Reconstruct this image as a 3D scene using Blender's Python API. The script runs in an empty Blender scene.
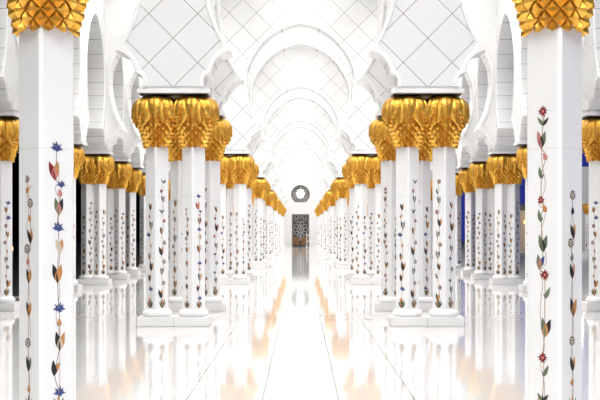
import bpy, bmesh, math, random
from mathutils import Vector
PI = math.pi
S = 1/60.0            # one photo pixel at the nearest pair of columns, in metres
EYE = 1.6
scene = bpy.context.scene
COL = scene.collection

# ------------------------------------------------------------------ layout (all in S units)
ZC = 1312; MOD = 250; PER = 1010
ROW = 127.3; OUT = 372.0
NCL = 7
END = 8000

# ------------------------------------------------------------------ node helpers
def mat_new(name):
    m = bpy.data.materials.new(name); m.use_nodes = True
    nt = m.node_tree; b = nt.nodes['Principled BSDF']
    return m, nt, b
def plain(name, col, rough=.5, metal=0.0, spec=.5):
    m, nt, b = mat_new(name)
    b.inputs['Base Color'].default_value = (*col, 1)
    b.inputs['Roughness'].default_value = rough
    b.inputs['Metallic'].default_value = metal
    b.inputs['Specular IOR Level'].default_value = spec
    n = nt.nodes.new('ShaderNodeTexNoise'); n.inputs['Scale'].default_value = 9
    r = nt.nodes.new('ShaderNodeMapRange'); r.inputs['To Min'].default_value = max(rough-.05, 0); r.inputs['To Max'].default_value = rough+.05
    nt.links.new(n.outputs['Fac'], r.inputs['Value']); nt.links.new(r.outputs['Result'], b.inputs['Roughness'])
    return m
class NB:
    def __init__(s, nt): s.nt = nt
    def m(s, op, a, b=None, c=None):
        n = s.nt.nodes.new('ShaderNodeMath'); n.operation = op
        for i, v in enumerate((a, b, c)):
            if v is None: continue
            if isinstance(v, (int, float)): n.inputs[i].default_value = v
            else: s.nt.links.new(v, n.inputs[i])
        return n.outputs[0]
    def line(s, v, period, w):       # 1 on a joint, 0 elsewhere
        q = s.m('PINGPONG', v, period/2)
        return s.m('LESS_THAN', q, w/2)
    def mixcol(s, fac, a, b):
        n = s.nt.nodes.new('ShaderNodeMix'); n.data_type = 'RGBA'
        s.nt.links.new(fac, n.inputs[0])
        n.inputs[6].default_value = (*a, 1)
        if isinstance(b, tuple): n.inputs[7].default_value = (*b, 1)
        else: s.nt.links.new(b, n.inputs[7])
        return n.outputs[2]

WHITE = (.85, .85, .845)
def marble_veins(nb, base, vein, scale=.7):
    nt = nb.nt
    g = nt.nodes.new('ShaderNodeNewGeometry')
    n = nt.nodes.new('ShaderNodeTexNoise'); n.inputs['Scale'].default_value = scale; n.inputs['Detail'].default_value = 6
    nt.links.new(g.outputs['Position'], n.inputs['Vector'])
    r = nt.nodes.new('ShaderNodeMapRange'); r.inputs['From Min'].default_value = .35; r.inputs['From Max'].default_value = .7
    nt.links.new(n.outputs['Fac'], r.inputs['Value'])
    mx = nt.nodes.new('ShaderNodeMix'); mx.data_type = 'RGBA'
    mx.inputs[6].default_value = (*base, 1); mx.inputs[7].default_value = (*vein, 1)
    nt.links.new(r.outputs['Result'], mx.inputs[0])
    return mx.outputs[2]
def wall_mat(name, axis, centre, z0):
    """white stone clad in diamond slabs with thin grey joints"""
    m, nt, b = mat_new(name); nb = NB(nt)
    g = nt.nodes.new('ShaderNodeNewGeometry'); sp = nt.nodes.new('ShaderNodeSeparateXYZ')
    nt.links.new(g.outputs['Position'], sp.inputs[0])
    if axis == 'x': u = nb.m('SUBTRACT', nb.m('ABSOLUTE', sp.outputs[0]), centre*S)
    else: u = nb.m('SUBTRACT', sp.outputs[1], centre*S)
    v = nb.m('SUBTRACT', sp.outputs[2], z0*S + EYE)
    P = 49*S
    l = nb.m('MAXIMUM', nb.line(nb.m('ADD', u, v), P, .017), nb.line(nb.m('SUBTRACT', u, v), P, .017))
    c = nb.mixcol(l, WHITE, (.30, .29, .28))
    base = marble_veins(nb, WHITE, (.82, .82, .815))
    mx = nt.nodes.new('ShaderNodeMix'); mx.data_type = 'RGBA'
    # spandrel slabs over the piers have open dark joints, the fields between them are filled flush
    cen = nb.m('MAXIMUM', nb.m('MINIMUM', nb.m('DIVIDE', nb.m('SUBTRACT', 112*S, nb.m('ABSOLUTE', u)), 52*S), 1), 0) if axis == 'x' else nb.m('ADD', 0, 1)
    nt.links.new(nb.m('MULTIPLY', l, nb.m('ADD', nb.m('MULTIPLY', cen, .84), .16)), mx.inputs[0]); nt.links.new(base, mx.inputs[6]); mx.inputs[7].default_value = (.30, .29, .28, 1)
    nt.links.new(mx.outputs[2], b.inputs['Base Color']); b.inputs['Roughness'].default_value = .45
    return m
def soffit_mat(name):
    m, nt, b = mat_new(name); nb = NB(nt)
    g = nt.nodes.new('ShaderNodeNewGeometry'); sp = nt.nodes.new('ShaderNodeSeparateXYZ')
    nt.links.new(g.outputs['Position'], sp.inputs[0])
    l = nb.line(sp.outputs[2], 24*S, .014)
    mx = nb.mixcol(l, WHITE, (.42, .41, .40))
    nt.links.new(mx, b.inputs['Base Color']); b.inputs['Roughness'].default_value = .5
    return m
def floor_mat():
    m, nt, b = mat_new('polished_marble_floor'); nb = NB(nt)
    g = nt.nodes.new('ShaderNodeNewGeometry'); sp = nt.nodes.new('ShaderNodeSeparateXYZ')
    nt.links.new(g.outputs['Position'], sp.inputs[0])
    ax = nb.m('ABSOLUTE', sp.outputs[0]); y = sp.outputs[1]
    def near(v, c, w): return nb.m('LESS_THAN', nb.m('ABSOLUTE', nb.m('SUBTRACT', v, c*S)), w)
    l = nb.m('MAXIMUM', near(ax, 21.6, .009), near(ax, 65, .006))
    # cross joints: two close border lines by each pair of columns, plus wide slabs
    yy = nb.m('ADD', nb.m('SUBTRACT', y, (ZC+80)*S), PER*S*10)
    ym = nb.m('MODULO', yy, PER*S)
    for c in (0, 118): l = nb.m('MAXIMUM', l, nb.m('LESS_THAN', nb.m('ABSOLUTE', nb.m('SUBTRACT', ym, (c+2)*S)), .03))
    base = marble_veins(nb, (.78, .78, .775), (.72, .715, .70), .25)
    mx = nt.nodes.new('ShaderNodeMix'); mx.data_type = 'RGBA'
    nt.links.new(l, mx.inputs[0]); nt.links.new(base, mx.inputs[6]); mx.inputs[7].default_value = (.30, .27, .23, 1)
    nt.links.new(mx.outputs[2], b.inputs['Base Color'])
    b.inputs['Roughness'].default_value = .045; b.inputs['IOR'].default_value = 1.52
    nz = nt.nodes.new('ShaderNodeTexNoise'); nz.inputs['Scale'].default_value = 1.6
    nt.links.new(g.outputs['Position'], nz.inputs['Vector'])
    bp = nt.nodes.new('ShaderNodeBump'); bp.inputs['Strength'].default_value = .012
    nt.links.new(nz.outputs['Fac'], bp.inputs['Height']); nt.links.new(bp.outputs[0], b.inputs['Normal'])
    return m
def gold_mat():
    m, nt, b = mat_new('gilded_leaf'); nb = NB(nt)
    tc = nt.nodes.new('ShaderNodeTexCoord')
    n = nt.nodes.new('ShaderNodeTexNoise'); n.inputs['Scale'].default_value = 14; n.inputs['Detail'].default_value = 4
    nt.links.new(tc.outputs['Object'], n.inputs['Vector'])
    r = nt.nodes.new('ShaderNodeValToRGB')
    r.color_ramp.elements[0].position = .3; r.color_ramp.elements[0].color = (.80, .38, .04, 1)
    r.color_ramp.elements[1].position = .7; r.color_ramp.elements[1].color = (.98, .58, .10, 1)
    nt.links.new(n.outputs['Fac'], r.inputs[0]); nt.links.new(r.outputs[0], b.inputs['Base Color'])
    b.inputs['Metallic'].default_value = .72; b.inputs['Roughness'].default_value = .33
    bp = nt.nodes.new('ShaderNodeBump'); bp.inputs['Strength'].default_value = .12; bp.inputs['Distance'].default_value = .01
    n2 = nt.nodes.new('ShaderNodeTexNoise'); n2.inputs['Scale'].default_value = 45
    nt.links.new(tc.outputs['Object'], n2.inputs['Vector'])
    nt.links.new(n2.outputs['Fac'], bp.inputs['Height']); nt.links.new(bp.outputs[0], b.inputs['Normal'])
    return m
def shaft_mat():
    m, nt, b = mat_new('white_shaft_marble'); nb = NB(nt)
    tc = nt.nodes.new('ShaderNodeTexCoord'); sp = nt.nodes.new('ShaderNodeSeparateXYZ')
    nt.links.new(tc.outputs['Object'], sp.inputs[0])
    l = nb.m('LESS_THAN', nb.m('ABSOLUTE', nb.m('SUBTRACT', sp.outputs[2], 2.02)), .004)
    base = marble_veins(nb, (.95, .95, .95), (.92, .92, .92), 1.4)
    mx = nt.nodes.new('ShaderNodeMix'); mx.data_type = 'RGBA'
    nt.links.new(l, mx.inputs[0]); nt.links.new(base, mx.inputs[6]); mx.inputs[7].default_value = (.83, .83, .82, 1)
    nt.links.new(mx.outputs[2], b.inputs['Base Color']); b.inputs['Roughness'].default_value = .3
    return m

M = {
 'white': plain('white_marble', (.90, .90, .89), .35),
 'trim': plain('white_moulding', (.93, .93, .92), .4),
 'plinth': plain('plinth_marble', (.87, .865, .85), .3),
 'shaft': shaft_mat(), 'gold': gold_mat(), 'floor': floor_mat(),
 'soffit': soffit_mat('jointed_soffit_stone'),
 'wall_x': wall_mat('diamond_slab_cross_wall', 'x', ROW, 193),
 'wall_y': wall_mat('diamond_slab_long_wall', 'y', ZC, 193),
 'ceiling': plain('ceiling_plaster', (.93, .93, .92), .7),
 'darkwood_and_shade': plain('dark_bronze_panel_and_shade', (.045, .04, .035), .35),
 'frame': plain('grey_bronze_frame', (.20, .18, .15), .4),
 'glass_grey': plain('frosted_grey_pane', (.50, .50, .50), .2),
 'brown': plain('brown_wood', (.22, .11, .04), .5),
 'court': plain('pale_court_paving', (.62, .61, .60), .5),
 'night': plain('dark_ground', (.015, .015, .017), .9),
 'tan': plain('sandstone', (.55, .42, .30), .8),
 'lampglass': None,
}
def emit(name, col, st):
    m, nt, b = mat_new(name)
    b.inputs['Base Color'].default_value = (*col, 1)
    b.inputs['Emission Color'].default_value = (*col, 1); b.inputs['Emission Strength'].default_value = st
    return m
M['lamp'] = emit('lamp_glow', (1, .42, .10), 3)
M['litpane'] = emit('lit_pane', (1, 1, 1), 1.0)
# stones of the inlay
INL = ['in_stem', 'in_green', 'in_dark', 'in_blue', 'in_red', 'in_orange', 'in_grey', 'in_cream', 'in_pink', 'in_redstem']
COLS = [(.33,.32,.27),(.16,.20,.12),(.025,.022,.022),(.055,.08,.25),(.24,.018,.018),(.58,.27,.09),(.20,.19,.20),(.62,.55,.42),(.60,.25,.22),(.45,.30,.22)]
for n, c in zip(INL, COLS): M[n] = plain(n[3:]+'_stone_inlay', c, .35)
STEM, GREEN, DARK, BLUE, RED, ORANGE, GREY, CREAM, PINK, RSTEM = range(10)

# ------------------------------------------------------------------ object helpers
def link(name, bm, mats, parent=None, smooth=False, loc=None, recalc=True):
    me = bpy.data.meshes.new(name)
    if recalc: bmesh.ops.recalc_face_normals(bm, faces=bm.faces[:])
    if smooth:
        for f in bm.faces: f.smooth = True
    bm.to_mesh(me); bm.free()
    for m in (mats if isinstance(mats, list) else [mats]): me.materials.append(m)
    o = bpy.data.objects.new(name, me); COL.objects.link(o)
    if parent: o.parent = parent
    if loc: o.location = loc
    return o
def tag(o, label=None, cat=None, group=None, kind=None):
    if label: o['label'] = label
    if cat: o['category'] = cat
    if group: o['group'] = group
    if kind: o['kind'] = kind
    return o
def empty(name, loc):
    o = bpy.data.objects.new(name, None); COL.objects.link(o); o.location = loc; o.empty_display_size = .2
    return o
def copy_tree(o, parent=None):
    c = o.copy(); COL.objects.link(c); c.parent = parent
    for ch in list(o.children): copy_tree(ch, c)
    return c
def box(bm, x0, x1, y0, y1, z0, z1, bev=0, mi=0):
    vs = [bm.verts.new((x, y, z)) for x in (x0, x1) for y in (y0, y1) for z in (z0, z1)]
    fs = [bm.faces.new([vs[i] for i in q]) for q in ((0,1,3,2),(4,6,7,5),(0,4,5,1),(2,3,7,6),(0,2,6,4),(1,5,7,3))]
    for f in fs: f.material_index = mi
    if bev:
        es = list({e for f in fs for e in f.edges})
        bmesh.ops.bevel(bm, geom=es, offset=bev, segments=2, affect='EDGES')
def lathe(bm, prof, n=24, closed=True, rot=0.0):
    rings = []
    for r, z in prof:
        rings.append([bm.verts.new((r*math.cos(rot+2*PI*i/n), r*math.sin(rot+2*PI*i/n), z)) for i in range(n)])
    for a, b in zip(rings, rings[1:]):
        for i in range(n): bm.faces.new((a[i], a[(i+1) % n], b[(i+1) % n], b[i]))
    if closed:
        bm.faces.new(rings[0][::-1]); bm.faces.new(rings[-1])
def smooth_poly(pts, sub=4):
    out = []
    for i in range(len(pts)-1):
        p0 = pts[max(i-1, 0)]; p1 = pts[i]; p2 = pts[i+1]; p3 = pts[min(i+2, len(pts)-1)]
        for k in range(sub):
            t = k/sub
            out.append(tuple(.5*((2*p1[j]) + (-p0[j]+p2[j])*t + (2*p0[j]-5*p1[j]+4*p2[j]-p3[j])*t*t + (-p0[j]+3*p1[j]-3*p2[j]+p3[j])*t**3) for j in range(2)))
    out.append(tuple(pts[-1])); return out

# ------------------------------------------------------------------ arch outline
HTOP = 520
NECK = ROW-96
LOBE2 = smooth_poly([(31, 145), (30.5, 150), (32.5, 155.5), (38, 158.5)], 4)
LOBE1 = smooth_poly([(38, 158.5), (38.6, 163), (42, 170), (48, 176.5), (58, 180)], 4)
ARC = [(69.3, 180), (75, 190), (81, 200.5), (86.5, 214), (91, 230), (94.5, 250), (96, 268), (94.5, 285), (90, 300), (82, 315), (72, 330), (58, 344), (41, 356), (22, 364.8), (9, 368), (0, 369.5)]
def side_outline(half, stretch=None, base=31):
    """outline going up one side of a pier: list of (offset from pier centre, height)"""
    d = base-31
    pts = [(x+d*(58-x)/27, h) for x, h in LOBE2] + [(x+d*(58-x)/27, h) for x, h in LOBE1[1:]]
    a = half-NECK
    arc = []
    for x, h in smooth_poly(ARC, 3)[1:]:
        dd = 96-x                             # distance from the neck of the pier
        if h > 268: dd = dd*a/96
        arc.append((NECK+dd, h))
    arc[-1] = (half, arc[-1][1])
    return pts+arc
def pier_poly(hl, hr, sl=None, sr=None, top=HTOP, base=31):
    """closed outline of the spandrel over one pier; hl/hr = half span left/right, None = plain vertical side"""
    r = side_outline(hr, sr, base) if hr else [(20, 145), (20, 300)]
    l = side_outline(hl, sl, base) if hl else [(20, 145), (20, 300)]
    L = [(-x, h) for x, h in l]
    xr = hr or 20; xl = -(hl or 20)
    return r, L, [(p) for p in r] + [(xr, top), (xl, top)] + L[::-1]
def extrude_poly(bm, poly, place, t0, t1, mface=0, mside=1):
    a = [bm.verts.new(place(x, t0, h)) for x, h in poly]
    b = [bm.verts.new(place(x, t1, h)) for x, h in poly]
    f = bm.faces.new(a); f.material_index = mface
    g = bm.faces.new(b[::-1]); g.material_index = mface
    n = len(poly)
    for i in range(n):
        q = bm.faces.new((a[i], b[i], b[(i+1) % n], a[(i+1) % n])); q.material_index = mside
def offsets(line, w):
    n = len(line); out = []; sg = math.copysign(1, line[0][0])
    for i, (x, h) in enumerate(line):
        a = line[max(i-1, 0)]; b = line[min(i+1, n-1)]
        dx, dh = b[0]-a[0], b[1]-a[1]; L = math.hypot(dx, dh) or 1
        out.append((x-dh/L*w*sg, h+dx/L*w*sg))
    return out
def band(bm, line, place, t, out, w=4.6, raised=1.8):
    """raised moulding that follows the outline, w wide, on the face at depth t; out = +-1 away from the wall"""
    n2, n1 = len(LOBE2), len(LOBE2)+len(LOBE1)-1
    sg = math.copysign(1, line[0][0])
    o1, o2, o3 = offsets(line[:n2], w), offsets(line[n2-1:n1], w), offsets(line[n1-1:], w)
    m1 = (line[n2-1][0]-sg*5.4, line[n2-1][1]+3.3); m2 = (line[n1-1][0]-sg*10.3, line[n1-1][1]+5.5)
    o1 = [m1 if sg*p[0] > sg*m1[0] else p for p in o1[:-1]]
    mid = [m1 if p[1] < m1[1] else (m2 if sg*p[0] > sg*m2[0] else p) for p in o2[1:-1]]
    o3 = [m2 if p[1] < m2[1] else p for p in o3[1:]]
    off = o1+[m1]+mid+[m2]+o3
    n = len(line)
    A = [bm.verts.new(place(x, t-out*.5, h)) for x, h in line]
    B = [bm.verts.new(place(x, t+out*raised, h)) for x, h in [(p[0]+(q[0]-p[0])*.12, p[1]+(q[1]-p[1])*.12) for p, q in zip(line, off)]]
    C = [bm.verts.new(place(x, t+out*raised, h)) for x, h in [(p[0]+(q[0]-p[0])*.8, p[1]+(q[1]-p[1])*.8) for p, q in zip(line, off)]]
    D = [bm.verts.new(place(x, t-out*.5, h)) for x, h in off]
    for P, Q in ((A, B), (B, C), (C, D), (D, A)):
        for i in range(n-1): bm.faces.new((P[i], P[i+1], Q[i+1], Q[i]))
    bm.faces.new((A[0], B[0], C[0], D[0])); bm.faces.new((A[-1], D[-1], C[-1], B[-1]))

HALF_N = ROW                      # nave half span
HALF_A = (OUT-ROW)/2              # aisle half span
T = 22
pair_ys = [(-1, 1, ZC-PER+MOD)] + [(k, j, ZC+PER*k+MOD*j) for k in range(NCL) for j in (0, 1)]
for idx, (k, j, y) in enumerate(pair_ys):
    bm = bmesh.new(); bt = bmesh.new()
    for row in (-OUT, -ROW, ROW, OUT):
        if row == -OUT: hl, hr = None, HALF_A
        elif row == OUT: hl, hr = HALF_A, None
        elif row == -ROW: hl, hr = HALF_A, HALF_N
        else: hl, hr = HALF_N, HALF_A
        r, l, poly = pier_poly(hl, hr)
        pl = lambda x, t, h, row=row: ((row+x)*S, t*S, h*S+EYE)
        extrude_poly(bm, poly, pl, y-T, y+T)
        if hr: band(bt, r, pl, y-T, -1); band(bt, r, pl, y+T, 1)
        if hl: band(bt, l, pl, y-T, -1); band(bt, l, pl, y+T, 1)
    w = link('wall_cross', bm, [M['wall_x'], M['soffit']]); tag(w, kind='structure')
    t = link('arch_moulding', bt, M['trim'], w)

SG = (PER-MOD)/3
def long_wall(name, row, outer):
    bm = bmesh.new(); bt = bmesh.new()
    stops = []                                     # (y, half span before, half span after, stretch)
    if outer:
        ys = []
        for k in range(NCL):
            b0 = ZC+PER*k
            ys += ([b0-SG] if k else []) + [b0, b0+MOD, b0+MOD+SG]
    else:
        ys = [y for _, _, y in pair_ys if y > 1000]
    for i, y in enumerate(ys):
        hl = (y-ys[i-1])/2 if i else None
        hr = (ys[i+1]-y)/2 if i+1 < len(ys) else None
        if hl and hl > 200: hl = None
        if hr and hr > 200: hr = None
        r, l, poly = pier_poly(hl, hr, base=22 if outer else 24)
        pl = lambda x, t, h, y=y: (t*S, (y+x)*S, h*S+EYE)
        extrude_poly(bm, poly, pl, row-23, row+23)
        for line, hh in ((r, hr), (l, hl)):
            if hh: band(bt, line, pl, row-23, -1); band(bt, line, pl, row+23, 1)
    if not outer: # high beam that closes the wide bays above the arches
        for k in range(-1, NCL-1):
            y0 = ZC+PER*k+MOD+T; y1 = ZC+PER*(k+1)-T
            box(bm, (row-23)*S, (row+23)*S, y0*S, y1*S, 440*S+EYE, HTOP*S+EYE)
    w = link(name, bm, [M['wall_y'], M['soffit']]); tag(w, kind='structure')
    link('arch_moulding', bt, M['trim'], w)
    return ys
long_wall('wall_nave_left', -ROW, False); long_wall('wall_nave_right', ROW, False)
long_wall('wall_outer_left', -OUT, True); OYS = long_wall('wall_outer_right', OUT, True)

# ceiling slab and floor
bm = bmesh.new(); box(bm, -(OUT+26)*S, (OUT+26)*S, -540*S, -500*S, 0, HTOP*S+EYE)  # unseen wall added behind the camera to block sky and bounce white light
tag(link('added_bounce_wall', bm, M['white']), kind='structure')
bm = bmesh.new(); box(bm, -(OUT+26)*S, (OUT+26)*S, -500*S, (END+30)*S, HTOP*S+EYE, (HTOP+20)*S+EYE)
tag(link('ceiling', bm, M['ceiling']), kind='structure')
bm = bmesh.new(); box(bm, -(OUT+46)*S, (OUT+46)*S, -700*S, (END+30)*S, -.3, 0)
tag(link('floor', bm, M['floor']), kind='structure')
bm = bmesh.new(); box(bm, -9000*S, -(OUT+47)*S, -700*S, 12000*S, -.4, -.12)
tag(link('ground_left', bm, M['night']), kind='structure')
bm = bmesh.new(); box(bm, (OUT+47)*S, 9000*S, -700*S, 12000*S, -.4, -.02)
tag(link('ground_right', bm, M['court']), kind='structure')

# ------------------------------------------------------------------ end wall with door and lunette
DZ = END/1290.0                    # size of one photo pixel at the end wall, in S units
def ex(px): return (px-300.5)*DZ*S
def eh(py): return (231-py)*DZ*S+EYE
bm = bmesh.new()
Y0 = END*S
dx0, dx1, dtop = ex(291.8), ex(309.2), eh(214.2)
cx, cy, cr = 0, eh(194.5), 9.3*DZ*S
yb = eh(202.3)
W = (OUT+26)*S; HT = HTOP*S+EYE
# wall built as polygons around the door gap and the lunette gap
a0 = math.asin((cy-yb)/cr)
arc = [(cx+cr*math.cos(t), cy+cr*math.sin(t)) for t in [(-a0)+(PI+2*a0)*i/28 for i in range(29)]]
bot = [(-W, 0), (dx0, 0), (dx0, dtop), (dx1, dtop), (dx1, 0), (W, 0), (W, yb), (arc[0][0], yb), (arc[-1][0], yb), (-W, yb)]
rt = [(0, HT), (0, cy+cr)] + [p for p in arc[14::-1]][1:] + [(W, yb), (W, HT)]
lt = [(-W, HT), (-W, yb)] + arc[:13:-1][0:-1] + [(0, cy+cr), (0, HT)]
for poly in (bot, rt, lt):
    A = [bm.verts.new((x, Y0, z)) for x, z in poly]; B = [bm.verts.new((x, Y0+.5, z)) for x, z in poly]
    bm.faces.new(A); bm.faces.new(B[::-1])
    for i in range(len(A)): bm.faces.new((A[i], B[i], B[(i+1) % len(A)], A[(i+1) % len(A)]))
we = link('wall_end', bm, [M['white']]); tag(we, kind='structure')
# moulding ring round the lunette
bm = bmesh.new()
ro = cr*1.35
for r0, r1, yy in ((cr*1.02, cr*1.1, .06), (ro, ro*1.07, .05)):
    ring = []
    for i in range(41):
        t = -a0*.8+(PI+2*a0*.8)*i/40
        ring.append([bm.verts.new((r*math.cos(t), Y0-d, cy+r*math.sin(t))) for r, d in ((r0, -.01), (r0, yy), (r1, yy), (r1, -.01))])
    for p, q in zip(ring, ring[1:]):
        for i in range(4): bm.faces.new((p[i], p[(i+1) % 4], q[(i+1) % 4], q[i]))
link('lunette_moulding', bm, M['trim'], we)
# lunette window
win = empty('window_1', (0, Y0+.15, yb)); tag(win, kind='structure')
bm = bmesh.new()
A = [bm.verts.new((x, .12, z-yb)) for x, z in arc]; B = [bm.verts.new((x, .15, z-yb)) for x, z in arc]
bm.faces.new(A); bm.faces.new(B[::-1])
link('window_pane', bm, M['glass_grey'], win)
bm = bmesh.new()
ring = []
for x, z in arc:
    d = Vector((x, 0, z-cy)).normalized()*cr
    ring.append([bm.verts.new(((d.x)*s_, yy, (d.z)*s_+cy-yb)) for s_, yy in ((1, -.05), (.9, -.05), (.9, .11), (1, .11))])
for p, q in zip(ring, ring[1:]):
    for i in range(4): bm.faces.new((p[i], p[(i+1) % 4], q[(i+1) % 4], q[i]))
box(bm, arc[-1][0], arc[0][0], -.05, .11, 0, .12)
link('window_frame', bm, M['frame'], win)
bm = bmesh.new()
for i in range(-4, 5):
    x = i*cr*.2; hh = math.sqrt(max(cr*cr*.8-x*x, 0))+cy-yb
    box(bm, x-.02, x+.02, .06, .1, .1, hh)
for i in range(1, 6):
    z = i*cr*.3; dz = z-(cy-yb); hw = math.sqrt(max(cr*cr*.8-dz*dz, .01))
    box(bm, -hw, hw, .055, .095, z-.02, z+.02)
link('window_lattice', bm, M['frame'], win)
bm = bmesh.new()          # bright lobed medallion in the lunette
lathe_pts = [(.42*cr*(1+.16*math.cos(8*t)), t) for t in [2*PI*i/64 for i in range(64)]]
A = [bm.verts.new((r*math.cos(t), .02, r*1.15*math.sin(t)+cy-yb+.1*cr)) for r, t in lathe_pts]
B = [bm.verts.new((r*math.cos(t), .05, r*1.15*math.sin(t)+cy-yb+.1*cr)) for r, t in lathe_pts]
bm.faces.new(A); bm.faces.new(B[::-1])
for i in range(64): bm.faces.new((A[i], B[i], B[(i+1) % 64], A[(i+1) % 64]))
link('lit_medallion', bm, M['litpane'], win)
# door
dr = empty('door_1', (0, Y0+.12, 0)); tag(dr, kind='structure')
DW = (dx1-dx0)/2; bm = bmesh.new()
box(bm, -DW, DW, .1, .16, 0, dtop)
link('door_panel', bm, M['darkwood_and_shade'], dr)
bm = bmesh.new()
for a, b_, c, d in ((-DW, -DW+.16, 0, dtop), (DW-.16, DW, 0, dtop), (-DW+.16, DW-.16, dtop-.2, dtop)): box(bm, a, b_, -.04, .12, c, d)
link('door_frame', bm, M['frame'], dr)
bm = bmesh.new()          # floral lattice: rings and curls in pale metal
def ring2(cx_, cz_, r, w=.025, n=24):
    P = []
    for i in range(n):
        t = 2*PI*i/n
        P.append([bm.verts.new((cx_+rr*math.cos(t), yy, cz_+rr*math.sin(t))) for rr, yy in ((r-w, .06), (r+w, .06), (r+w, .1), (r-w, .1))])
    for i in range(n):
        p, q = P[i], P[(i+1) % n]
        for j in range(4): bm.faces.new((p[j], p[(j+1) % 4], q[(j+1) % 4], q[j]))
random.seed(4)
zc_ = dtop*.52
for i in range(10):
    t = 2*PI*i/10; ring2(.52*math.cos(t), zc_+.62*math.sin(t), .2)
ring2(0, zc_, .3); ring2(0, zc_, .14)
for sx in (-1, 1):
    for z in (.82, .9): ring2(sx*.42, dtop*z, .17)
    ring2(sx*.2, dtop*.94, .1)
for i in range(7): ring2(0, dtop*(.22+.11*i), .09)
link('door_lattice', bm, M['glass_grey'], dr)
for sx in (-1, 1):
    bm = bmesh.new(); box(bm, sx*DW*.48-DW*.36, sx*DW*.48+DW*.36, 0, .09, .12, .95, .02)
    link('kick_panel', bm, M['brown'], dr)
# white barrier post in front of the door
bp = empty('barrier_stand', (ex(309.5)*.97, (END-260)*S, 0))
tag(bp, 'white stand with two slim posts and rails in front of the far dark door', 'barrier')
for x in (-.28, .28):
    bm = bmesh.new(); lathe(bm, [(.12, 0), (.12, .03), (.03, .05), (.03, 1.25), (.05, 1.28), (.05, 1.33), (.01, 1.36)], 12)
    link('post', bm, M['white'], bp, loc=(x, 0, 0))
bm = bmesh.new(); box(bm, -.27, .27, -.02, .02, 1.12, 1.2); link('rail', bm, M['white'], bp)
bm = bmesh.new(); box(bm, -.27, .27, -.02, .02, .55, .62); link('rail', bm, M['white'], bp)

# ------------------------------------------------------------------ column parts (local origin on the plinth top)
PL = -86.3                        # plinth top height in S units relative to the eye
Z0 = PL*S+EYE                     # absolute
def hz(h): return (h-PL)*S        # height above plinth top
R = 11.5*S; R0 = 12.45*S; CH = R0-R
def shaft_bm():
    bm = bmesh.new()
    base = [(R, -CH), (R, CH), (CH, R), (-CH, R), (-R, CH), (-R, -CH), (-CH, -R), (CH, -R)]
    z0, z1 = hz(-81), hz(90)
    A = [bm.verts.new((x, y, z0)) for x, y in base]; B = [bm.verts.new((x, y, z1)) for x, y in base]
    bm.faces.new(A[::-1]); bm.faces.new(B)
    for i in range(8): bm.faces.new((A[i], A[(i+1) % 8], B[(i+1) % 8], B[i]))
    return bm
def base_bm():
    bm = bmesh.new()
    p = [(13.4, -86.3), (14.6, -85.2), (15.3, -83.6), (15.1, -82), (14.2, -80.8), (13.2, -80.4), (12.9, -79.6), (11.9, -79.2)]
    lathe(bm, [(r*S, hz(h)) for r, h in p], 32)
    return bm

def lower_r(h):                   # scaled cone of the capital
    t = (h-85)/(114-85); return (12.0+6.6*t+1.2*t*t)*S
def capital_scales():
    bm = bmesh.new()
    prof = [(11.2, 87), (12.2, 92), (15.0, 104), (17.5, 112), (17.5, 119), (16.5, 127), (14, 133), (9, 137)]
    lathe(bm, [(r*S, hz(h)) for r, h in prof], 24)
    N = 12; dh = 3.9; rows = 8; H0 = 85.4
    def P(r, t, h): return (r*math.cos(t), r*math.sin(t), hz(h))
    for i in range(-1, rows):
        for j in range(N):
            hb = H0+dh*i; tb = 2*PI*(j+(i % 2)*.5)/N
            w = PI/N*.98
            lo = max(hb, H0-1.8)
            b = P(lower_r(lo)+.6*S, tb, lo)
            l = P(lower_r(hb+dh)-.6*S, tb-w, hb+dh); r = P(lower_r(hb+dh)-.6*S, tb+w, hb+dh)
            t = P(lower_r(hb+2*dh)-1.4*S, tb, hb+2*dh)
            ap = P(lower_r(hb+dh*.6)+2.6*S, tb, hb+dh*.55)
            ap2 = P(lower_r(hb+dh*1.0)+2.1*S, tb, hb+dh*1.1)
            V = [bm.verts.new(v) for v in (b, r, t, l, ap, ap2)]
            for f in ((0, 1, 4), (3, 0, 4), (1, 5, 4), (5, 3, 4), (1, 2, 5), (2, 3, 5)): bm.faces.new([V[q] for q in f])
    return bm
def leaf(bm, ang, path, width, cup=.25):
    """drooping palm leaf: path = list of (radius, height); a rib down the middle, slanting frond grooves and a free, thick edge"""
    pts = smooth_poly(path, 4); n = len(pts)
    grid = []
    cols = (-1, -.72, -.4, -.12, 0, .12, .4, .72, 1)
    for i, (r, h) in enumerate(pts):
        t = i/(n-1)
        w = width*max(.04, (math.sin(PI*(.18+.82*t)**1.1))**.8 if t < .98 else .05)
        row = []
        for c_, s in enumerate(cols):
            grv = .16*math.sin(2.2*i+abs(s)*5.5)*(abs(s)*1.1) if 0 < i < n-1 else 0
            bulge = (1-s*s)*cup*w + (.9 if s == 0 else 0)+grv
            rr = r+bulge-abs(s)*.5
            th = ang+s*w/max(r, 12)
            row.append(bm.verts.new((rr*math.cos(th)*S, rr*math.sin(th)*S, hz(h-abs(s)**2*.8*(1 if i < n-1 else 0)))))
        # back of the leaf, so that it has thickness
        for s in (.8, 0, -.8):
            rr = r-1.6; th = ang+s*w/max(r, 12)
            row.append(bm.verts.new((rr*math.cos(th)*S, rr*math.sin(th)*S, hz(h-.5))))
        grid.append(row)
    m = len(grid[0])
    for a, b in zip(grid, grid[1:]):
        for q in range(m): bm.faces.new((a[q], a[(q+1) % m], b[(q+1) % m], b[q]))
    bm.faces.new(grid[-1])
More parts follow.
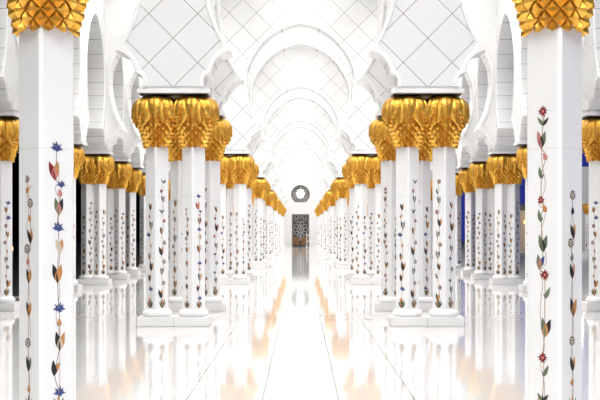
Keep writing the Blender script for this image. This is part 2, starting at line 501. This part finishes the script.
def capital_leaves():
    bm = bmesh.new()
    n = 8
    for i in range(n):            # lowest tier, tips over the scales
        leaf(bm, 2*PI*i/n, [(13, 128), (17.0, 123), (19.2, 116), (20.0, 110), (20.6, 104.5)], 6.5, .3)
    for i in range(n):
        leaf(bm, 2*PI*(i+.5)/n, [(11, 134), (17.4, 130.5), (21.2, 124), (22.8, 116.5), (24.6, 108.5)], 8.6, .3)
    n = 8
    for i in range(n):            # top tier
        leaf(bm, 2*PI*i/n, [(5, 136.8), (12, 136.0), (18.4, 132.8), (22.4, 126.5), (23.8, 120), (25.2, 113.5)], 9.4, .26)
    return bm

# ---- inlay drawing. u across the face, h relative to the eye, both in S units
class Inlay:
    def __init__(s, K=1.0): s.bm = bmesh.new(); s.K = K
    def poly(s, pts, mi, lift):
        n, t = s.n, s.t
        base = n*((R0/math.sqrt(2))+lift*.0011+.0006)
        V = [s.bm.verts.new(base+t*(u*S)+Vector((0, 0, hz(h)))) for u, h in pts]
        f = s.bm.faces.new(V); f.material_index = mi
        if f.normal.length and f.calc_center_median() is not None: pass
    def face(s, k):
        a = PI/4+k*PI/2; s.n = Vector((math.cos(a), math.sin(a), 0)); s.t = Vector((-math.sin(a), math.cos(a), 0))
    def ribbon(s, pts, mi, w=.42):
        P = smooth_poly(pts, 4)
        for a, b in zip(P, P[1:]):
            dx, dy = b[0]-a[0], b[1]-a[1]; L = math.hypot(dx, dy) or 1; nx, ny = -dy/L*w/2, dx/L*w/2
            s.poly([(a[0]-nx, a[1]-ny), (b[0]-nx, b[1]-ny), (b[0]+nx, b[1]+ny), (a[0]+nx, a[1]+ny)], mi, 0)
    def petal(s, u, h, ang, L, w, mi, lift=1, bend=0):
        """pointed petal from (u,h) in direction ang (0 = up)"""
        out = []; N = 5; L *= s.K; w *= s.K
        def at(t, side):
            x = side*w/2*math.sin(PI*t**.8)+bend*t*t; y = L*t
            return (u+x*math.cos(ang)+y*math.sin(ang), h-x*math.sin(ang)+y*math.cos(ang))
        for i in range(N+1): out.append(at(i/N, 1))
        for i in range(N-1, 0, -1): out.append(at(i/N, -1))
        s.poly(out, mi, lift)
    def tulip(s, u, h, k=1.0, cols=(DARK, ORANGE, CREAM), tilt=0):
        a, b, c = cols
        s.petal(u, h, tilt-.2, 7.2*k, 2.7*k, a, 1, -.5*k)
        s.petal(u, h, tilt+.2, 7.0*k, 2.7*k, b, 1, .5*k)
        s.petal(u, h-.4, tilt, 5.2*k, 2.5*k, c, 2)
        s.petal(u, h-.6, tilt-.12, 4.4*k, .9*k, a, 3)
    def bud(s, u, h, k=1.0, mi=ORANGE, tilt=0):
        s.petal(u, h, tilt, 3.6*k, 2.0*k, mi, 2); s.petal(u, h, tilt-.6, 2.6*k, .9*k, RED if mi == ORANGE else mi, 1)
    def star(s, u, h, r, mi, pts=9, cen=PINK):
        P = []; r *= s.K
        for i in range(pts*2):
            t = 2*PI*i/(pts*2)+.2; rr = r*(1 if i % 2 == 0 else .55)*(1+.12*math.sin(5*i))
            P.append((u+rr*math.cos(t), h+rr*math.sin(t)))
        s.poly(P, mi, 2)
        s.poly([(u+.28*r*math.cos(t), h+.28*r*math.sin(t)) for t in [2*PI*i/8 for i in range(8)]], cen, 3)
    def iris(s, u, h, k=1.0):
        for i, (a, L) in enumerate(((-1.75, 2.0), (-1.45, 3.1), (-1.05, 2.2), (-.75, 3.2), (-.3, 2.5), (.1, 3.3), (.5, 2.2), (.9, 3.0), (1.3, 2.5), (1.6, 3.2), (2.2, 1.7))):
            s.petal(u, h-.6*k, a+.12*math.sin(h*3+i), L*k, .85*k, BLUE if i != 4 else GREY, 2+.08*i)
        s.petal(u, h-.2*k, 3.0, 1.8*k, 1.6*k, BLUE, 2); s.petal(u, h-.3, -.2, 1.4*k, .6*k, GREY, 3.5)
    def daisy(s, u, h, k=1.0, mi=GREY, cen=CREAM):
        for i in range(9):
            a = 2*PI*i/9; s.petal(u+.7*k*math.sin(a), h+.7*k*math.cos(a), a, 1.55*k, 1.25*k, mi if i % 3 else DARK, 1.5+.05*i)
        s.poly([(u+1.25*k*math.cos(t), h+1.25*k*math.sin(t)) for t in [2*PI*i/10 for i in range(10)]], cen, 2.5)
        s.poly([(u+.6*k*math.cos(t), h+.6*k*math.sin(t)) for t in [2*PI*i/8 for i in range(8)]], mi, 3)
    def leaves(s, u, h, k=1.0, a=GREEN, b=DARK):
        s.petal(u, h, -.5, 4.8*k, 1.6*k, a, 1, -.7); s.petal(u, h, .55, 4.6*k, 1.5*k, b, 1, .7)
    def tuft(s, u, h, cols):
        for i, a in enumerate((-.62, -.3, 0, .33, .66)):
            s.petal(u+a*1.2, h-1.5, a*.8, 9.2-abs(a)*4, 1.7, cols[i % len(cols)], 1+.1*i)
    def vine(s, k, items, stem=STEM, bottom=-76.5, twin=False):
        s.face(k)
        line = [(0, bottom)]
        for it in sorted(items, key=lambda q: q[2]):
            kind, u, h = it[0], it[1], it[2]
            base = h-3 if kind in ('t', 'T', 'g') else h
            line.append((u*.72, base))
        s.ribbon(line, stem)
        # a second, thinner stem that sways the other way
        l2 = [(line[0][0]+.4, line[0][1])]
        for i in range(1, len(line)-1):
            l2.append((-line[i][0]*.8+(.9 if i % 2 else -.6), (line[i][1]+line[i+1][1])/2))
        if len(l2) > 2: s.ribbon(l2, RSTEM if stem == STEM else stem, .3)
        for it in items:
            kind, u, h = it[:3]; x = it[3] if len(it) > 3 else None
            if kind == 't': s.tulip(u, h-3, .9, x or (DARK, ORANGE, CREAM), -.1*u)
            elif kind == 'T': s.tulip(u, h-3.6, 1.15, x or (DARK, ORANGE, ORANGE), .08*u)
            elif kind == 'g': s.tulip(u, h-3.2, 1.05, x or (GREEN, DARK, CREAM))
            elif kind == 'i': s.iris(u, h, 1.05)
            elif kind == 'I': s.iris(u, h, .75)
            elif kind == 's': s.star(u, h, 2.5, RED)
            elif kind == 'r': s.star(u, h, 2.0, x if x is not None else RED, 7)
            elif kind == 'd': s.daisy(u, h, 1.0)
            elif kind == 'D': s.daisy(u, h, 1.0, RED, CREAM)
            elif kind == 'b': s.bud(u, h-1.5, 1.0, x if x is not None else ORANGE, -.3*u)
            elif kind == 'l': s.leaves(u, h-2, 1.0)
            elif kind == 'm': s.petal(u, h-2.5, .3*(1 if u > 0 else -1), 5.5, 1.9, GREEN, 1, .6); s.petal(u, h-2.5, -.45*(1 if u > 0 else -1), 2.6, 1, GREY, 1)
        s.tuft(0, bottom, [GREEN, DARK, x if False else ORANGE, DARK, CREAM] if k % 2 else [DARK, ORANGE, DARK, GREEN])
    def done(s, parent):
        o = link('flower_inlay', s.bm, [M[n] for n in INL], parent, recalc=False)
        return o

# near-left column: heights read off the photograph (231-y)/2.40
def H(y): return (231-y)/2.37
vineL_mid = [('i', -1.0, H(147)), ('T', -1.6, H(171), (RED, ORANGE, PINK)), ('I', 1.4, H(184)), ('b', 1.6, H(193), PINK), ('g', .2, H(207), (GREEN, DARK, PINK)),
             ('i', -.2, H(227)), ('t', .9, H(246), (CREAM, ORANGE, CREAM)), ('T', -.4, H(274), (DARK, ORANGE, ORANGE)), ('i', .3, H(308)), ('b', 1.0, H(323)),
             ('T', .6, H(342), (DARK, ORANGE, CREAM)), ('t', -2.4, H(368), (DARK, ORANGE, DARK)), ('i', .4, -68)]
vineL_side = [('r', -.9, H(179), GREY), ('b', -1.6, H(190)), ('d', 1.2, H(203)), ('b', 1.6, H(218)), ('t', 1.6, H(236), (DARK, ORANGE, DARK)), ('d', -1.2, H(249)),
              ('b', -.8, H(262), PINK), ('t', .2, H(276), (DARK, ORANGE, ORANGE)), ('t', .2, H(309), (DARK, ORANGE, ORANGE)), ('d', -.5, H(343)), ('t', 0, H(364), (DARK, GREEN, DARK)), ('b', .6, -67)]
vineR_mid = [('s', .2, H(111)), ('l', .2, H(121)), ('g', -.6, H(140), (PINK, GREEN, DARK)), ('b', 2.4, H(156), PINK), ('m', -.6, H(173)), ('r', -.8, H(200)), ('b', 2.2, H(208), ORANGE),
             ('m', -1.0, H(216)), ('g', .2, H(244), (GREEN, GREEN, DARK)), ('t', -1.8, H(262), (GREY, BLUE, ORANGE)), ('s', 1.2, H(275)), ('m', 1.6, H(293)),
             ('T', 1.2, H(328), (GREEN, DARK, ORANGE)), ('s', .1, H(358)), ('m', .8, H(371)), ('l', 0, H(398))]
vineR_side = [('d', .2, H(195)), ('b', .6, H(211), DARK), ('t', .9, H(231), (DARK, ORANGE, DARK)), ('d', -1.3, H(243)), ('b', -.4, H(258), GREY), ('t', 0, H(271), (DARK, PINK, DARK)),
              ('T', .6, H(308), (DARK, ORANGE, ORANGE)), ('d', -.3, H(341)), ('t', .3, H(364), (DARK, ORANGE, DARK)), ('b', 0, -64)]
rnd = random.Random(7)
def rand_vine(top, palette):
    items = []; h = top; s = 1; prev = ''
    while h > -70:
        kind = palette[rnd.randrange(len(palette))]
        if kind == prev: kind = palette[(palette.index(kind)+1) % len(palette)]
        prev = kind
        tc = rnd.choice([(DARK, ORANGE, ORANGE), (DARK, ORANGE, DARK), (GREEN, DARK, CREAM), (DARK, GREY, CREAM), (DARK, CREAM, ORANGE)])
        items.append((kind, s*rnd.uniform(.7, 2.0), h, tc) if kind in 'tTg' else (kind, s*rnd.uniform(.9, 2.4), h))
        h -= rnd.uniform(8.6, 12); s = -s
    return items
PAL = [['i', 't', 'D', 'T', 'b', 'g'], ['s', 'g', 'l', 't', 'm'], ['d', 't', 'b', 'T'], ['r', 't', 'd', 'T', 'l'], ['D', 'g', 't', 'm'], ['d', 'T', 'r', 't', 'I']]

cap_s = link('capital', capital_scales(), M['gold']).data
cap_l = link('palm_leaves', capital_leaves(), M['gold']).data
sh = link('shaft', shaft_bm(), M['shaft']).data
bs = link('base', base_bm(), M['shaft'], smooth=True).data
for o in list(COL.objects):
    if o.name in ('capital', 'palm_leaves', 'shaft', 'base') and o.parent is None: bpy.data.objects.remove(o)
def make_column(vines):
    root = empty('column', (0, 0, 0))
    def part(n, me, par=root):
        o = bpy.data.objects.new(n, me); COL.objects.link(o); o.parent = par; return o
    part('base', bs); s_ = part('shaft', sh)
    c_ = part('capital', cap_s); c_['label'] = 'gilded capital of diamond scales below palm leaves'
    part('palm_leaves', cap_l, c_)
    for k, v in enumerate(vines):
        inl = Inlay(1.0 if v in (vineL_side, vineL_mid, vineR_mid, vineR_side) else 1.18); inl.vine(k, v, STEM if k % 2 else RSTEM); inl.done(s_)
    return root
# faces: k=0 (+x+y) 1 (-x+y) 2 (-x-y) 3 (+x-y)
protos = [make_column([rand_vine(52, PAL[1]), rand_vine(30, PAL[2]), vineL_side, vineL_mid]),
          make_column([rand_vine(36, PAL[0]), rand_vine(28, PAL[2]), vineR_mid, vineR_side]),
          make_column([rand_vine(30, PAL[2]), rand_vine(44, PAL[4]), rand_vine(24, PAL[0]), rand_vine(50, PAL[3])]),
          make_column([rand_vine(40, PAL[5]), rand_vine(34, PAL[0]), rand_vine(33, PAL[2]), rand_vine(26, PAL[0])]),
          make_column([rand_vine(30, PAL[0]), rand_vine(26, PAL[3]), rand_vine(50, PAL[4]), rand_vine(26, PAL[5])])]
used = [False]*len(protos)
def place_column(p, x, y, label, group, turn=0, kind='column'):
    if not used[p]: o = protos[p]; used[p] = True
    else: o = copy_tree(protos[p])
    o.location = (x*S, y*S, Z0); o.rotation_euler = (0, 0, turn*PI/2)
    tag(o, label, 'column', group, 'thing'); return o

ORD = ['nearest', 'second', 'third', 'fourth', 'fifth', 'sixth', 'farthest']
def slab(name, x, y, hw, hd, h0, h1, label, cat, group, m, bev=.6, seam=False, kind=None):
    bm = bmesh.new()
    if seam:
        box(bm, -hw*S, -.12*S, -hd*S, hd*S, 0, (h1-h0)*S, bev*S); box(bm, .12*S, hw*S, -hd*S, hd*S, 0, (h1-h0)*S, bev*S)
    else: box(bm, -hw*S, hw*S, -hd*S, hd*S, 0, (h1-h0)*S, bev*S)
    o = link(name, bm, m, loc=(x*S, y*S, h0*S+EYE)); tag(o, label, cat, group, kind); return o
ntrim = 0
def impost(x, y, hw, hd):
    global ntrim
    bm = bmesh.new()
    box(bm, -hw*S, hw*S, -hd*S, hd*S, 0, 4.6*S, .5*S)
    box(bm, -(hw-3)*S, (hw-3)*S, -(hd-1.5)*S, (hd-1.5)*S, 4.6*S, 7.2*S, .3*S)
    box(bm, -(hw-2.5)*S, (hw-2.5)*S, -(hd-2)*S, (hd-2)*S, -1.1*S, 0, mi=1)  # dark strip: shadow gap above the capitals, painted as a solid plate
    ntrim += 1
    o = link('trim_%d' % ntrim, bm, [M['trim'], M['darkwood_and_shade']], loc=(x*S, y*S, 138*S+EYE)); tag(o, kind='structure')

pcount = 0
for (k, j, y) in pair_ys:
    for sx, sn in ((-1, 'left'), (1, 'right')):
        grp = 'columns of the %s nave row' % sn
        where = 'of %s pair, %s cluster, %s nave row' % (('front', 'rear')[j], ORD[k] if k >= 0 else '', sn)
        for ii, off in ((0, -18.6), (1, 18.6)):     # inner (towards nave) = off*sx negative
            x = sx*ROW+off; inner = off*sx < 0
            if k < 0:
                if not inner: 
                    continue
                lab = 'huge close column at the %s edge with %s flower vines, its foot below the frame' % (sn, 'blue' if sx < 0 else 'red')
                place_column(0 if sx < 0 else 1, x, y, lab, 'columns of the %s nave row' % sn); continue
            lab = 'gold-capped inlaid column, %s one %s' % ('nave-side' if inner else 'aisle-side', where)
            pr = [(0, 3), (2, 4)][sx > 0][j] if not inner else [(3, 0), (2, 4)][sx > 0][j]
            if sx > 0: pr = (4 if not inner else 2) if j == 0 else (1 if inner else 3)
            else: pr = (2 if not inner else 0) if j == 0 else (3 if not inner else 4)
            place_column(pr, x, y, lab, grp, turn=(k+(0 if inner else 0)) % 4 if k else 0)
        if k >= 0 or True:
            lab = 'low white marble plinth under the %s pair of the %s cluster, %s nave row' % (('front', 'rear')[j], ORD[k], sn) if k >= 0 else 'white marble plinth below the frame under the huge close %s column' % sn
            slab('plinth', sx*ROW, y, 36.5, 21, -96, PL, lab, 'plinth', 'plinths of the %s nave row' % sn, M['plinth'], seam=True)
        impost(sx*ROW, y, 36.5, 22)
for i, y in enumerate(OYS):
    k = int((y-ZC+300)//PER); q = round((y-ZC-k*PER)/250.0)    # -1 single, 0 front pair, 1 rear pair, 2 single
    for sx, sn in ((-1, 'left'), (1, 'right')):
        grp = 'columns of the %s outer row' % sn
        single = q in (-1, 2)
        for ii, off in enumerate((0,) if single else (-11.3, 11.3)):
            x = sx*OUT+off
            if single: lab = 'single gold-capped column %s the %s quad of the %s outer row' % ('just before' if q < 0 else 'just behind', ORD[k], sn)
            else: lab = 'gold-capped column, %s one of %s pair, %s quad, %s outer row' % ('aisle-side' if off*sx < 0 else 'open-air-side', 'front' if q == 0 else 'rear', ORD[k], sn)
            place_column((i*3+ii+(sx > 0)) % 3+2, x, y, lab, grp, turn=(i+ii) % 4)
        lab = 'low white plinth under the %s of the %s quad, %s outer row' % ({-1: 'single column before', 0: 'front pair', 1: 'rear pair', 2: 'single column behind'}[q], ORD[k], sn)
        slab('plinth', sx*OUT, y, 19 if single else 30, 21, -96, PL, lab, 'plinth', 'plinths of the %s outer row' % sn, M['plinth'])
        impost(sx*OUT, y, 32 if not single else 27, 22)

# far columns across the court, seen past the near right column
for n_, (x, y) in enumerate(((1435, 6450), (1500, 6450))):
    place_column(3, x, y, 'tiny distant gold-capped column across the court at right, %s of the two' % ('left' if n_ == 0 else 'right'), 'distant court columns')
    slab('plinth', x, y, 21, 21, -97.2, PL, 'plinth of the tiny distant column across the court, %s of the two' % ('left' if n_ == 0 else 'right'), 'plinth', 'distant court columns', M['plinth'])
bm = bmesh.new(); box(bm, 1380*S, 1700*S, 6500*S, 6560*S, 0, 420*S)
tag(link('court_building', bm, M['court']), 'distant pale court building behind the tiny columns on the right', 'building')
bm = bmesh.new(); box(bm, -1.3, 1.3, 0, 1.5, 0, 3.3)

tw = link('court_pavilion', bm, M['tan'], loc=(1115*S, 6400*S, 0)); tag(tw, 'small tan pavilion with dark flat roof in blue dusk, left of the close right column', 'building')
bm = bmesh.new(); box(bm, -.12, .12, -.04, .02, 2.2, 2.5)
link('wall_lamp', bm, M['lamp'], tw)
bm = bmesh.new(); box(bm, -1.5, 1.5, -.1, 1.6, 3.3, 3.8, .1); link('roof', bm, M['darkwood_and_shade'], tw)
lt_ = empty('court_lantern', (-1010*S, 4600*S, 0)); tag(lt_, 'small orange lantern glowing in the dark beyond the left outer row', 'lantern')
lt_.location = (-1040*S, 3720*S*1.25, -.12)
bm = bmesh.new(); lathe(bm, [(.1, 0), (.1, .05), (.03, .1), (.03, .55)], 10); link('post', bm, M['frame'], lt_)
bm = bmesh.new(); lathe(bm, [(.03, .55), (.07, .6), (.07, .75), (.02, .8)], 10); link('lamp_glass', bm, M['lamp'], lt_)

# ------------------------------------------------------------------ lamps
def area(name, loc, sx, sy, power, col=(1, .985, .972), rot=(0, 0, 0)):
    l = bpy.data.lights.new(name, 'AREA'); l.shape = 'RECTANGLE'; l.size = sx; l.size_y = sy; l.energy = power; l.color = col; l.spread = math.radians(122)
    o = bpy.data.objects.new(name, l); COL.objects.link(o); o.location = loc; o.rotation_euler = rot
    return o
LP = 0.485
zc = (HTOP-12)*S+EYE
for cxr, wd in ((0, 190), (-(ROW+OUT)/2, 180), ((ROW+OUT)/2, 180)):
    for k in range(-1, NCL):
        ya = ZC+PER*k+MOD/2
        if k >= 0: area('vault_lamp', (cxr*S, ya*S, zc), wd*S*.8, 180*S*.8, 260*LP)
        yb2 = ZC+PER*k+MOD+(PER-MOD)/2
        area('bay_lamp', (cxr*S, yb2*S, zc), wd*S*.9, 640*S, 800*LP)
    area('bay_lamp', (cxr*S, -50*S, zc), wd*S*.9, 700*S, 1250*LP)

for (x, y, z, e) in ((1300, 6050, 6, 1100), (1120, 6100, 3.2, 90)):
    l = bpy.data.lights.new('court_lamp', 'POINT'); l.energy = e; l.shadow_soft_size = .4
    o = bpy.data.objects.new('court_lamp', l); COL.objects.link(o); o.location = (x*S, y*S, z)
# ------------------------------------------------------------------ world: dusk, blue to the right, night to the left
w = bpy.data.worlds.new('dusk'); scene.world = w; w.use_nodes = True
nt = w.node_tree; bg = nt.nodes['Background']
tc = nt.nodes.new('ShaderNodeTexCoord'); sp = nt.nodes.new('ShaderNodeSeparateXYZ'); nt.links.new(tc.outputs['Generated'], sp.inputs[0])
rp = nt.nodes.new('ShaderNodeValToRGB'); rp.color_ramp.elements[0].position = .0; rp.color_ramp.elements[0].color = (0, 0, 0, 1)
rp.color_ramp.elements[1].position = .1; rp.color_ramp.elements[1].color = (.022, .03, .22, 1)
nt.links.new(sp.outputs[0], rp.inputs[0])
mr = nt.nodes.new('ShaderNodeMapRange'); mr.inputs['From Min'].default_value = .12; mr.inputs['From Max'].default_value = .4
mr.inputs['To Min'].default_value = 1; mr.inputs['To Max'].default_value = .12
nt.links.new(sp.outputs[2], mr.inputs['Value'])
vm = nt.nodes.new('ShaderNodeVectorMath'); vm.operation = 'SCALE'
nt.links.new(rp.outputs[0], vm.inputs[0]); nt.links.new(mr.outputs['Result'], vm.inputs['Scale'])
nt.links.new(vm.outputs[0], bg.inputs[0]); bg.inputs[1].default_value = 1.0

# ------------------------------------------------------------------ camera
cam = bpy.data.cameras.new('camera'); co = bpy.data.objects.new('camera', cam); COL.objects.link(co)
co.location = (0, 0, EYE); co.rotation_euler = (PI/2, 0, 0)
cam.sensor_width = 36; cam.lens = 1290*36/600; cam.shift_y = 31/600; cam.shift_x = -.5/600
cam.clip_end = 1000; cam.clip_start = .1
scene.camera = co
scene.view_settings.view_transform = 'Standard'; scene.view_settings.look = 'None'
scene.view_settings.exposure = 0.0; scene.view_settings.gamma = 1
scene.view_settings.use_curve_mapping = False
